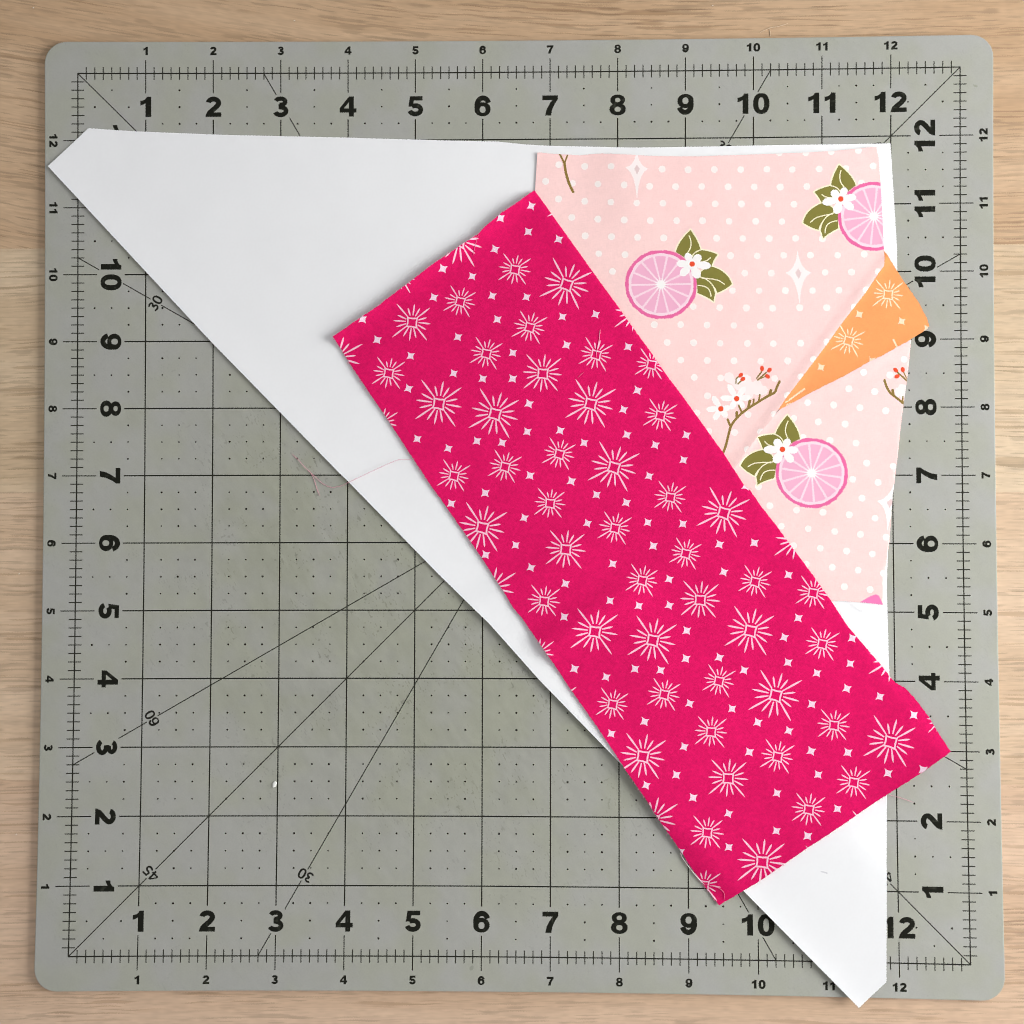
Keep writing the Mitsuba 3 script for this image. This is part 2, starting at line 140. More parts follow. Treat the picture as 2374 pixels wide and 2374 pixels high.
def sheet(shape, height, thick, cell=CELL):
    """A draped sheet with a thickness: top, bottom and cut edges."""
    top = drape(shape, height, 0.0, cell)
    v, f = np.asarray(top.vertices), np.asarray(top.faces)
    e = np.vstack([f[:, [0, 1]], f[:, [1, 2]], f[:, [2, 0]]])
    _, idx, cnt = np.unique(np.sort(e, 1), axis=0, return_index=True, return_counts=True)
    b = e[idx[cnt == 1]]; n = len(v)
    low = v - [0, 0, thick]
    side = np.vstack([np.c_[b[:, 0], b[:, 0] + n, b[:, 1] + n], np.c_[b[:, 0], b[:, 1] + n, b[:, 1]]])
    return trimesh.Trimesh(np.vstack([v, low]), np.vstack([f, f[:, ::-1] + n, side]), process=False)
def flat(shape, z, thick=0.0):
    vs, fs, n = [], [], 0
    for p in pieces(shape):
        v, f = ear(p); vs.append(np.c_[v, np.full(len(v), z)]); fs.append(f + n); n += len(v)
    m = trimesh.Trimesh(np.vstack(vs), np.vstack(fs), process=False)
    if m.face_normals[:, 2].sum() < 0: m.faces = m.faces[:, ::-1]
    return m
def tube(points, r, sides=6, taper=True):
    p = np.asarray(points, float)
    d = np.r_[0, np.cumsum(np.linalg.norm(np.diff(p, axis=0), axis=1))]
    s = np.linspace(0, d[-1], max(6, int(d[-1] / 0.8)))
    from scipy.interpolate import PchipInterpolator
    p = PchipInterpolator(d, p)(s)
    t = np.gradient(p, axis=0); t /= np.linalg.norm(t, axis=1, keepdims=True)
    a = np.cross(t, [0, 0, 1.0]); a /= np.linalg.norm(a, axis=1, keepdims=True); b = np.cross(t, a)
    w = np.linspace(0, 2 * np.pi, sides, endpoint=False)
    rr = r * (np.minimum(1, np.minimum(np.arange(len(p)), np.arange(len(p))[::-1]) / 2 + 0.3) if taper else np.ones(len(p)))
    v = p[:, None] + rr[:, None, None] * (np.cos(w)[None, :, None] * a[:, None] + np.sin(w)[None, :, None] * b[:, None])
    i, j = np.meshgrid(np.arange(len(p) - 1), np.arange(sides), indexing='ij')
    q = np.stack([i * sides + j, i * sides + (j + 1) % sides, (i + 1) * sides + (j + 1) % sides, (i + 1) * sides + j], -1).reshape(-1, 4)
    return trimesh.Trimesh(v.reshape(-1, 3), np.vstack([q[:, [0, 1, 2]], q[:, [0, 2, 3]]]), process=False)
def ribbon(points, width):
    p = np.asarray(points, float)
    d = np.r_[0, np.cumsum(np.linalg.norm(np.diff(p, axis=0), axis=1))]
    if len(p) > 2:
        from scipy.interpolate import PchipInterpolator
        p = PchipInterpolator(d, p)(np.linspace(0, d[-1], 8 * len(p)))
    return LineString(p).buffer(width / 2, quad_segs=4)

# ---- materials
def twosided(b): return {'type': 'twosided', 'bsdf': b}
def plain(name, rgb):
    scene[name] = twosided({'type': 'diffuse', 'reflectance': {'type': 'rgb', 'value': rgb}})
def wood(seed, light, dark, bend):
    wear = 1.1 if seed == 1 else 0.95
    def fn(p, n, uv):
        x, y = p.x * 1000, p.y * 1000
        t = x / 190
        v = y - bend[0] * 35 * dr.log(1 + dr.exp(-(x + 5) / 35)) + bend[1] * dr.square(t) + 2.2 * (mikit.fbm(x / 70 + seed, y / 45 + seed) - 0.5)
        band = mikit.fbm(x / 220 + seed * 3, v / 9 + seed, octaves=4)
        figure = mikit.fbm(x / 90 + seed, v / 26 + 3 * seed)
        fine = mikit.noise(x / 6 + seed, v / 0.40) + mikit.noise(x / 2.6 + 3 * seed, v / 0.7) - 1
        blotch = mikit.fbm(x / 4.5 + 8 * seed, v / 3.0) - 0.5
        wob = v + 0.6 * mikit.noise(x / 9, v / 4 + seed)
        pore = mikit.smoothstep(0.58, 0.80, mikit.noise(x / 9 + 5 * seed, wob / 0.55 + seed)) * mikit.smoothstep(0.22, 0.55, mikit.fbm(x / 45, v / 6 + 9 * seed))
        line = mikit.smoothstep(0.66, 0.82, mikit.noise(x / 17 + 2 * seed, wob / 0.62 + 7 * seed)) * mikit.smoothstep(0.30, 0.55, mikit.fbm(x / 60 + 3, v / 9 + seed))
        c = mikit.mix(light, dark, mikit.smoothstep(0.28, 0.72, 0.55 * band + 0.45 * figure))
        return c * (1 + 0.11 * fine + 0.05 * blotch) * (1 - wear * 0.19 * pore) * (1 - mi.Color3f(0.21, 0.245, 0.285) * (wear * line))
    return fn
PLANKS = [((100.2, 330), (0.505, 0.350, 0.222), (0.440, 0.288, 0.170), (0.15, -3), 1), ((6.6, 100.2), (0.575, 0.445, 0.305), (0.505, 0.372, 0.240), (-0.012, 1.0), 2),
          ((-102.4, 6.6), (0.595, 0.440, 0.305), (0.520, 0.370, 0.244), (0.01, 0.8), 3), ((-330, -102.4), (0.580, 0.415, 0.292), (0.515, 0.355, 0.238), (-0.008, 1.5), 4)]
for k, (_, light, dark, bend, seed) in enumerate(PLANKS):
    scene[f'oak_{k}'] = {'type': 'principled', 'base_color': mikit.proc(wood(seed, light, dark, bend)), 'roughness': 0.6, 'specular': 0.25}
def mat_colour(p, n, uv):
    x, y = p.x * 1000, p.y * 1000
    tone = mikit.fbm(x / 18, y / 18, octaves=4) - 0.5
    scuff = mikit.fbm((x + 0.6 * y) / 2.6, (y - 0.6 * x) / 5.5, octaves=4) - 0.5
    worn_and_shade = mikit.smoothstep(150, 60, dr.sqrt(dr.square(x + 20) + dr.square(y + 25)))  # scuffed centre, plus the held phone's soft shade painted into the colour
    speck = mikit.smoothstep(0.74, 0.92, mikit.noise((x + 0.5 * y) / 0.55, (y - 0.5 * x) / 1.1)) * mikit.smoothstep(0.45, 0.7, mikit.fbm(x / 9 + 9, y / 9))
    grain = mikit.noise(x / 0.35, y / 0.35) - 0.5
    hue = mikit.fbm(x / 12 + 40, y / 12) - 0.5
    c = mikit.mix((0.335, 0.339, 0.288), (0.345, 0.345, 0.320), mikit.smoothstep(-0.25, 0.25, hue))
    c = mi.Color3f(c) * (1 + 0.07 * tone + (0.05 + 0.12 * worn_and_shade) * scuff + 0.05 * grain) * (1 - (0.05 + 0.22 * worn_and_shade) * speck)
    return mikit.mix(c, mi.Color3f(c) * mi.Color3f(0.91, 0.915, 0.865), worn_and_shade)
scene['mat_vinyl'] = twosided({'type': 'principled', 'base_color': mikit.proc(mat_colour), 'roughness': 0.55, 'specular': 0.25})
scene['mat_ink'] = twosided({'type': 'diffuse', 'reflectance': mikit.proc(lambda p, n, uv: mi.Color3f(0.0145, 0.0150, 0.0115) * (1 + 1.5 * mikit.smoothstep(0.72, 0.98, mikit.noise(p.x * 1100, p.y * 1100))))})
plain('mat_fine_ink', [0.024, 0.0245, 0.0195]); plain('tick_ink', [0.045, 0.046, 0.038])
plain('angle_ink', [0.017, 0.0175, 0.014])
def paper_colour(p, n, uv):
    x, y = p.x * 1000, p.y * 1000
    return mi.Color3f(0.805, 0.808, 0.816) * (1 + 0.025 * (mikit.fbm(x / 14, y / 14) - 0.5) + 0.018 * (mikit.noise(x / 0.5, y / 0.5) - 0.5))
scene['white_paper'] = twosided({'type': 'diffuse', 'reflectance': mikit.proc(paper_colour)})
def cloth(rgb, amount, turn, fleck=0.0):
    c, s = math.cos(turn), math.sin(turn)
    def fn(p, n, uv):
        x, y = (c * p.x + s * p.y) * 1000, (c * p.y - s * p.x) * 1000
        weave = mikit.noise(x / 0.16, y / 0.7) + mikit.noise(x / 0.7, y / 0.16) - 1
        felt = mikit.fbm(x / 1.5, y / 1.5) - 0.5
        return mi.Color3f(rgb) * (1 + amount * weave + amount * felt + fleck * (mikit.fbm(x / 16, y / 16) - 0.5))
    return twosided({'type': 'principled', 'base_color': mikit.proc(fn), 'roughness': 0.95, 'specular': 0.04})
scene['magenta_cotton'] = cloth((0.64, 0.008, 0.106), 0.16, 0.95, 0.10)
scene['pink_cotton'] = cloth((0.85, 0.585, 0.56), 0.05, 0.0, 0.05)
scene['orange_cotton'] = cloth((0.83, 0.315, 0.115), 0.06, 0.3, 0.06)
plain('print_rose', [0.88, 0.51, 0.625]); plain('print_star', [0.83, 0.60, 0.71]); plain('print_peach', [0.86, 0.66, 0.46])
plain('print_white', [0.85, 0.82, 0.80]); plain('print_dot', [0.86, 0.78, 0.75]); plain('print_pale', [0.86, 0.77, 0.755])
plain('print_cream', [0.84, 0.77, 0.56]); plain('print_leaf', [0.215, 0.195, 0.048]); plain('print_rind', [0.74, 0.145, 0.33])
plain('print_pulp', [0.79, 0.405, 0.545]); plain('print_pith', [0.85, 0.62, 0.69]); plain('print_twig', [0.25, 0.165, 0.048]); plain('print_red', [0.74, 0.085, 0.038])
plain('print_blush', [0.85, 0.745, 0.725]); plain('print_hot_pink', [0.80, 0.20, 0.43]); plain('print_dim', [0.70, 0.54, 0.53])
plain('thread_pink', [0.70, 0.33, 0.40]); plain('thread_rose', [0.72, 0.20, 0.34]); plain('thread_white', [0.78, 0.74, 0.74]); plain('fibre_pale', [0.62, 0.50, 0.36]); plain('graphite', [0.63, 0.63, 0.65]); plain('crumb_tan', [0.66, 0.58, 0.47])
plain('chip_white', [0.82, 0.82, 0.78]); plain('fray_pink', [0.84, 0.30, 0.46])

# ---- the tabletop: four oak staves
labels['tabletop'] = {'label': 'light oak tabletop of four wide staves under the cutting mat', 'category': 'tabletop', 'kind': 'structure'}
for k, ((y0, y1), *_rest) in enumerate(PLANKS):
    m = trimesh.creation.box(extents=(760, y1 - y0 - 0.03, 24)); m.apply_translation((0, (y0 + y1) / 2, -14.0))
    add('plank', m, f'oak_{k}', 'tabletop')

# ---- the cutting mat; W takes its printed inches to millimetres (the worn sheet is no longer quite square)
IN = 25.4
def W(X, Y):
    a, b = (np.asarray(X, float) - 6.5) / 6.5, (np.asarray(Y, float) - 6.5) / 6.5
    return np.stack([1 + 0 * a, a, b, a * a, a * b, b * b, a ** 3, a * a * b, a * b * b, b ** 3], -1) @ np.array(WARP)
def warped(shape):
    return shapely.transform(shapely.segmentize(shape, 0.5), lambda c: W(c[:, 0], c[:, 1]))
outline = warped(box(-0.49 + 0.33, -0.495 + 0.33, 13.48 - 0.33, 13.475 - 0.33).buffer(0.33, quad_segs=12))
rim = np.array(outline.exterior.coords)[:-1]
if not outline.exterior.is_ccw: rim = rim[::-1]
def mat_body():
    rings, n = [], len(rim)
    lift = np.maximum(0, 0.9 * np.exp(-np.hypot(rim[:, 0] + 150, rim[:, 1] - 176) / 45)) + 0.9 * np.exp(-np.hypot(rim[:, 0] - 150, rim[:, 1] + 176) / 45)
    inner = np.array(outline.buffer(-0.25).exterior.coords)
    def inset(d): 
        c = rim.mean(0); v = rim - np.roll(rim, 1, 0); w = np.roll(rim, -1, 0) - rim; t = v / np.linalg.norm(v, axis=1, keepdims=True) + w / np.linalg.norm(w, axis=1, keepdims=True)
        t /= np.linalg.norm(t, axis=1, keepdims=True)
        return rim + d * np.c_[-t[:, 1], t[:, 0]]
    prof = [(0.35, 0 * lift), (0.1, 0 * lift - 0.08), (0, 0 * lift - 0.35), (0, -1.45 + lift * 0.35), (0.3, -1.6 + lift * 0.35), (40, 0 * lift - 1.97)]
    vs = [np.c_[inset(d), z] for d, z in prof]
    fs = []
    for k in range(len(prof) - 1):
        i = np.arange(n); j = (i + 1) % n; a, b = k * n, (k + 1) * n
        fs += [np.c_[a + i, b + i, b + j], np.c_[a + i, b + j, a + j]]
    tv, tf = ear(Polygon(vs[0][:, :2])); bv, bf = ear(Polygon(vs[-1][:, :2]))
    def up(v, f):
        a = v[f]; s = (a[:, 1, 0] - a[:, 0, 0]) * (a[:, 2, 1] - a[:, 0, 1]) - (a[:, 1, 1] - a[:, 0, 1]) * (a[:, 2, 0] - a[:, 0, 0]); return np.where((s < 0)[:, None], f[:, ::-1], f)
    N = len(prof) * n
    V = np.vstack(vs + [np.c_[tv, np.zeros(len(tv))], np.c_[bv, np.full(len(bv), -1.97)]])
    return trimesh.Trimesh(V, np.vstack(fs + [up(tv, tf) + N, up(bv, bf)[:, ::-1] + N + len(tv)]), process=False)
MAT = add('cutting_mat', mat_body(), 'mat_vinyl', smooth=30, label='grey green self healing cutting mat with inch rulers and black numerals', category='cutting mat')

def arc(cx, cy, rx, ry, a0, a1, n=24):
    a = np.radians(np.linspace(a0, a1, n)); return [(cx + rx * math.cos(t), cy + ry * math.sin(t)) for t in a]
def stroke(pts, w): return LineString(pts).buffer(w / 2, cap_style='flat', quad_segs=6)
def oval(cx, cy, rx, ry, power=2.3):
    a = np.linspace(0, 2 * np.pi, 49)[:-1]
    return Polygon([(cx + rx * math.copysign(abs(math.cos(t)) ** (2 / power), math.cos(t)), cy + ry * math.copysign(abs(math.sin(t)) ** (2 / power), math.sin(t))) for t in a])
def digits():
    d = {}
    d['0'] = oval(.41, .5, .40, .515) - oval(.41, .5, .14, .31)
    d['1'] = Polygon([(.30, 0), (.58, 0), (.58, 1.0), (.36, 1.0)] + arc(.05, 1.02, .31, .22, -5, -90, 10) + [(.05, .575)] + [(.18, .61), (.30, .68)])
    s = stroke(arc(.415, .69, .255, .195, 172, -28) + [(.52, .46), (.36, .33), (.22, .20), (.17, .10)], .25)
    d['2'] = (s & box(-.1, 0, 1, 1.2)) | Polygon([(.02, 0), (.80, 0), (.80, .225), (.25, .225), (.04, .13)])
    d['3'] = stroke(arc(.40, .75, .235, .155, 165, -90) + [(.34, .595)], .22) | stroke([(.34, .50)] + arc(.40, .285, .275, .19, 90, -163), .23) | box(.30, .44, .44, .63)
    d['4'] = (Polygon([(.46, 1), (.70, 1), (.70, .41), (.83, .41), (.83, .20), (.70, .20), (.70, 0), (.46, 0), (.46, .20), (0, .20), (0, .42)]) - Polygon([(.46, .41), (.46, .72), (.21, .41)]))
    d['5'] = Polygon([(.14, 1), (.76, 1), (.76, .785), (.33, .785), (.30, .60), (.30, .50), (.06, .475)]) | stroke(arc(.40, .325, .275, .21, 128, -168), .235)
    d['6'] = (oval(.41, .335, .40, .35, 2.1) - oval(.415, .32, .145, .165)) | (stroke(arc(.43, .50, .30, .395, 188, 22), .25))
    d['7'] = Polygon([(.03, 1), (.80, 1), (.80, .80), (.66, .60), (.52, .30), (.46, 0), (.17, 0), (.24, .30), (.38, .57), (.52, .77), (.03, .77)])
    d['8'] = (oval(.41, .29, .405, .305, 2.1) - oval(.41, .285, .15, .125)) | (oval(.41, .745, .365, .27, 2.1) - oval(.41, .745, .13, .105))
    d['9'] = affinity.rotate(d['6'], 180, origin=(.41, .5))
    return {k: v.simplify(.004) for k, v in d.items()}
DIGITS = digits()
def number(text, thin=0.0, step=.80):
    g = unary_union([affinity.translate(DIGITS[c].buffer(-thin) if thin else DIGITS[c], i * step) for i, c in enumerate(text)])
    x0, _, x1, _ = g.bounds
    return affinity.translate(g, -(x0 + x1) / 2, -.5)
def placed(g, size, angle, x, y, stretch=1.0):
    return affinity.translate(affinity.rotate(affinity.scale(g, size * stretch, size, origin=(0, 0)), angle, origin=(0, 0)), x, y)
INK = 0.03
big_boxes, label_boxes = [], []
def numerals():
    for side in range(4):
        for i in range(1, 13):
            g = number(str(i)); s = placed
            x, y, a, sx, sy = [(i, 12.503, 0, i, 13.335), (i, .495, 0, i, -.335), (.49, i, -90, -.36, i), (12.49, i, 90, 13.335, i)][side]
            b = placed(g, .30, a, x, y)
            big_boxes.append(box(*b.bounds).buffer(.02, join_style='mitre'))
            add('large_numeral', flat(warped(b), INK), 'mat_ink', MAT)
            add('small_numeral', flat(warped(placed(number(str(i), -.012, .84), .120, a, sx, sy)), INK), 'mat_ink', MAT)
    for q in range(4):
        for text, x, y, a in (('60', 1.145, 3.42, 120), ('45', 1.17, 1.175, 135), ('30', 3.425, 1.145, 150)):
            for _ in range(q): x, y, a = y, 13 - x, a - 90
            g = placed(number(text, .028, .80), .160, a, x, y, .92)
            label_boxes.append(g.convex_hull.buffer(.012))
            add('angle_numeral', flat(warped(g), INK), 'angle_ink', MAT)
numerals()
gaps = unary_union(big_boxes)
def line(a, b, w): return LineString([a, b]).buffer(w / 2 / IN, cap_style='flat')
def ruled(name, g, bsdf='mat_fine_ink', dz=0.0, **props):
    if not g.is_empty: add(name, flat(warped(g), INK + dz), bsdf, MAT, **props)
LW = 0.47
ruled('ruler_frame', box(0, 0, 13, 13).exterior.buffer(LW / 2 / IN), dz=.004)
for i in range(1, 13):
    ruled('grid_line', unary_union([line((i, 12.31), (i, .71), LW), line((i, 13.2), (i, 12.705), LW * .85), line((i, .295), (i, -.2), LW * .85)]))
for i in range(1, 13):
    ruled('grid_line', unary_union([line((.69, i), (12.29, i), LW), line((-.215, i), (.285, i), LW * .85), line((12.70, i), (13.19, i), LW * .85)]), dz=.008)
ticks = []
for k in range(1, 104):
    if k % 8:
        t = k / 8
        for a, b in (((t, 12.905), (t, 13.095)), ((t, -.095), (t, .095)), ((-.095, t), (.095, t)), ((12.905, t), (13.095, t))): ticks.append(line(a, b, .42))
ruled('ruler_ticks', unary_union(ticks), 'tick_ink', kind='stuff')
c0 = 6.5
for a in (45, -45, 30, -30, 60, -60):
    t = math.radians(a); u = 6.5 / max(abs(math.cos(t)), abs(math.sin(t)))
    g = line((c0 - u * math.cos(t), c0 - u * math.sin(t)), (c0 + u * math.cos(t), c0 + u * math.sin(t)), .38) - gaps - unary_union(label_boxes)
    ruled('angle_line', g, dz=.012 + .002 * (a + 60) / 15)
dots = []
ring = lambda k: (k == 0) or (k == 12)
for i in range(13):
    for j in range(13):
        for a in (.25, .5, .75):
            for b in (.25, .5, .75):
                edge_x = a if i == 0 else 1 - a if i == 12 else None
                edge_y = b if j == 0 else 1 - b if j == 12 else None
                if edge_x is not None and edge_y is not None:
                    ok = {edge_x, edge_y} == {.25, .5} or (edge_x == .75 and edge_y == .5)
                elif edge_y is not None: ok = edge_y == .75 or a == .5 or (edge_y == .25 and i in (1, 11) and (j, i) in ((0, 1), (12, 11)))
                elif edge_x is not None: ok = edge_x == .75 or b == .5 or (edge_x == .25 and (i, j) in ((12, 11), (0, 1)))
                else: ok = True
                if ok: dots.append(Point(i + a, j + b).buffer(.0155 * rng.uniform(.75, 1.1), quad_segs=2))
ruled('grid_dots', unary_union(dots), 'mat_ink', kind='stuff')
add('scuff_mark', flat(affinity.rotate(affinity.scale(Point(*W(13.22, 12.72)).buffer(.8), 1.1, .55), -25), INK), 'mat_grime', MAT)
add('scuff_mark', flat(affinity.rotate(affinity.scale(Point(*W(5.86, -.16)).buffer(1.0), 1.0, .7), 60), INK), 'mat_grime', MAT)
plain('mat_grime', [0.27, 0.28, 0.235])

# ---- the paper template
PAPER_SHAPE, STRIP_SHAPE = Polygon(PAPER).buffer(0), Polygon(STRIP).buffer(0)
PAPER_KEY = add('paper_template', sheet(PAPER_SHAPE, paper_height, 0.12, 3.0), 'white_paper', smooth=35, label='large white paper triangle with clipped tips lying across the cutting mat', category='paper template')
mk = THREADS['mark']
add('pencil_mark', drape(LineString(mk).buffer(.25), paper_height, .05), 'graphite', PAPER_KEY)

# ---- cloth
def frayed(shape, amount, step=0.55):
    c = np.array(shapely.segmentize(shape.exterior, step).coords)[:-1]
    t = np.roll(c, -1, 0) - np.roll(c, 1, 0); t /= np.linalg.norm(t, axis=1, keepdims=True) + 1e-9
    j = np.array([rng.uniform(-1, 1) ** 3 for _ in c]) * amount
    return Polygon(c + np.c_[-t[:, 1], t[:, 0]] * j[:, None]).buffer(0)
def fuzz(points, height, n, length, turn, off=0.0):
    """Short loose fibres along a cut edge."""
    ls, ms = LineString(points), []
    for _ in range(n):
        s = rng.uniform(0, ls.length); p, q = ls.interpolate(s), ls.interpolate(min(s + .5, ls.length))
        a = math.atan2(q.y - p.y, q.x - p.x) + turn + rng.gauss(0, .5)
        l = length * rng.uniform(.3, 1) * (2 if rng.random() < .05 else 1)
        pts = [(p.x - .3 * math.cos(a), p.y - .3 * math.sin(a)), (p.x + .5 * l * math.cos(a), p.y + .5 * l * math.sin(a)), (p.x + l * math.cos(a + .4), p.y + l * math.sin(a + .4))]
        z = float(height(np.array(p.x), np.array(p.y))) + off
        ms.append(tube([(x, y, z - .15 + .1 * rng.random()) for x, y in pts], .055, 3))
    return trimesh.util.concatenate(ms)

# magenta strip
STRIP_CLOTH = frayed(STRIP_SHAPE, .14)
STRIP_KEY = add('magenta_fabric_strip', sheet(STRIP_CLOTH, strip_height, 0.28), 'magenta_cotton', smooth=40, label='magenta cotton strip printed with pale pink starbursts, lying diagonally across the paper', category='fabric')
RAYS = [(-162, -285), (-20, -200), (80, -235), (145, -165), (285, -145), (215, -17), (248, 80), (170, 148), (150, 290), (10, 230), (-87, 245), (-163, 177), (-305, 152), (-230, 25), (-260, -70), (-185, -135)]
SQUARE = np.array([(-38, -52), (60, -25), (33, 73), (-65, 38)], float)
def starburst(cx, cy, ux, uy):
    d = np.array([ux - cx, cy - uy]); s = np.hypot(*d) / 328.0
    th = math.atan2(d[1], d[0]) - math.atan2(-285, -162)
    k = s / 0.0337; wide = 22 * k ** -.2
    g = []
    for x, y in RAYS:
        tip = np.array([x, y], float) * rng.uniform(.96, 1.03); L = np.hypot(*tip); u = tip / L; nrm = np.array([-u[1], u[0]])
        a = u * 82 * k ** -.35; prof = [(0, .30), (.2, .36), (.55, .5), (.8, .42), (1, .08)]
        side = [(a + (tip - a) * t) for t, _ in prof]
        g.append(Polygon([tuple(p + nrm * wide * w) for p, (_, w) in zip(side, prof)] + [tuple(p - nrm * wide * w) for p, (_, w) in list(zip(side, prof))[::-1]]))
    q = SQUARE * 1.14 * k ** -.55; m = q.mean(0); pts = []
    for i in range(4):
        a, b = q[i], q[(i + 1) % 4]; pts += [tuple(a), tuple((a + b) / 2 + (m - (a + b) / 2) * .10)]
    g.append(LineString(pts + [pts[0]]).buffer(9.2 * k ** -.45, join_style='mitre'))
    g = unary_union(g)
    c, n = math.cos(th) * s, math.sin(th) * s
    return affinity.affine_transform(g, [c, -n, -n, -c, cx, cy])
def small_star(cx, cy, s=0.0337, turn=0.0):
    tips = np.array([(-32, -45), (45, -25), (28, 47), (-49, 35)], float); m = tips.mean(0); pts = []
    for i in range(4):
        a, b = tips[i], tips[(i + 1) % 4]; q = (a + b) / 2 + (m - (a + b) / 2) * .62
        for t in np.linspace(0, 1, 6)[:-1]: pts.append((1 - t) ** 2 * a + 2 * t * (1 - t) * q + t * t * b)
    g = Polygon(pts).buffer(2)
    return affinity.rotate(affinity.affine_transform(g, [s, 0, 0, -s, cx, cy]), turn, origin=(cx, cy))
STRIP_CLIP = STRIP_CLOTH.buffer(-.02)
def printed(name, shape, bsdf, parent, height, off, clip, **props):
    shape = shape & clip
    if shape.is_empty or shape.area < .05: return None
    m = drape(shape, height, off)
    return add(name, m, bsdf, parent, smooth=True, **props) if m is not None else None
for b in STRIP_BURSTS: printed('starburst', starburst(*b), 'print_rose', STRIP_KEY, strip_height, .05, STRIP_CLIP)
for x, y in STRIP_STARS: printed('small_star', small_star(x, y, .0337 * rng.uniform(.97, 1.05), rng.uniform(-6, 6)), 'print_star', STRIP_KEY, strip_height, .05, STRIP_CLIP)
sw = [p for p in STRIP[11:37]]; nw = STRIP[:12]
add('frayed_edge', trimesh.util.concatenate([fuzz(sw, strip_height, 620, .75, -1.57), fuzz(nw, strip_height, 200, .5, -1.57), fuzz(STRIP[36:44], strip_height, 150, .5, -1.57)]), 'fray_pink', STRIP_KEY, kind='stuff')

# floral patches
UP_CLOTH, LOW_CLOTH, WEDGE_CLOTH = (frayed(Polygon(p).buffer(0), a) for p, a in ((UPPER_PATCH, .05), (LOWER_PATCH, .06), (WEDGE, .16)))
LOW_CLOTH, WEDGE_CLOTH = LOW_CLOTH - UP_CLOTH.buffer(.02), WEDGE_CLOTH - UP_CLOTH.buffer(.02)
LOW_CLOTH = max(pieces(LOW_CLOTH - WEDGE_CLOTH.buffer(.02)), key=lambda g: g.area); WEDGE_CLOTH = max(pieces(WEDGE_CLOTH), key=lambda g: g.area)
UP = add('floral_fabric_patch', sheet(UP_CLOTH, patch_height, .28), 'pink_cotton', smooth=40, label='large pale pink dotted citrus patch above the orange wedge and right of the magenta strip', category='fabric')
LOW = add('floral_fabric_patch', sheet(LOW_CLOTH, patch_height, .28), 'pink_cotton', smooth=40, label='pale pink dotted citrus print patch below the orange wedge, beside the lower right ruler', category='fabric')
WEDGE_KEY = add('orange_fabric_wedge', sheet(WEDGE_CLOTH, wedge_height, .28), 'orange_cotton', smooth=40, label='narrow orange cotton wedge with cream starbursts between the two pink patches', category='fabric')
UPC, LOWC, WC = UP_CLOTH.buffer(-.02), LOW_CLOTH.buffer(-.02), WEDGE_CLOTH.buffer(-.02)
def pprint(name, shape, bsdf, patch, off, parent=None, **props):
    return printed(name, shape, bsdf, parent or patch, patch_height, off, UPC if patch == UP else LOWC, **props)
for patch, dl in ((UP, UPPER_DOTS), (LOW, LOWER_DOTS)):
    pprint('polka_dots', unary_union([Point(x, y).buffer(1.27 * rng.uniform(.95, 1.05)) for x, y in dl]), 'print_dot', patch, .03, kind='stuff')
U = 0.0337
def bez(p, n=9):
    p = [np.array(q, float) for q in p]; out = []
    for t in np.linspace(0, 1, n):
        a = p
        while len(a) > 1: a = [(1 - t) * u + t * v for u, v in zip(a, a[1:])]
        out.append(tuple(a[0]))
    return out
LEAVES = [bez([(165, -360), (190, -480), (330, -612)]) + bez([(330, -612), (430, -470), (440, -380)]) + bez([(440, -380), (430, -330), (345, -270), (300, -240)]) + [(240, -300)],
          bez([(340, -270), (390, -390), (450, -385)]) + bez([(450, -385), (560, -370), (630, -333)]) + bez([(630, -333), (585, -275), (560, -205)]) + bez([(560, -205), (470, -220), (410, -245)]),
          bez([(430, -120), (500, -200), (560, -200)]) + bez([(560, -200), (740, -150), (788, -2)]) + bez([(788, -2), (720, 60), (625, 95)]) + bez([(625, 95), (600, -10), (450, -70)]),
          bez([(380, -80), (520, -80), (590, 0), (603, 95)]) + [(592, 140), (582, 192)] + bez([(582, 192), (520, 140), (405, 98)]) + [(400, 0)]]
VEINS = [[(315, -545), (335, -450), (300, -360)], [(550, -298), (500, -262), (420, -250)], [(705, 2), (620, -48), (455, -68)], [(555, 135), (520, 45), (410, 12)], [(340, -298), (385, -360), (445, -385)], [(455, -78), (560, -5), (603, 90)]]
PETALS = [((345, -230), (285, -345), 58), ((350, -230), (435, -325), 64), ((350, -225), (548, -205), 62), ((345, -215), (415, -75), 72), ((340, -215), (222, -105), 62), ((340, -230), (180, -235), 58)]
def petal(a, b, w):
    a, b = np.array(a, float), np.array(b, float); u = (b - a) / np.hypot(*(b - a)); n = np.array([-u[1], u[0]]); L = np.hypot(*(b - a))
    pts = [a + u * L * t + n * w * h for t, h in ((0, .15), (.3, .42), (.6, .62), (.82, .56), (.95, .32), (1, .06), (1.0, -.06), (.95, -.32), (.82, -.56), (.6, -.62), (.3, -.42), (0, -.15))]
    return Polygon(pts).buffer(6)
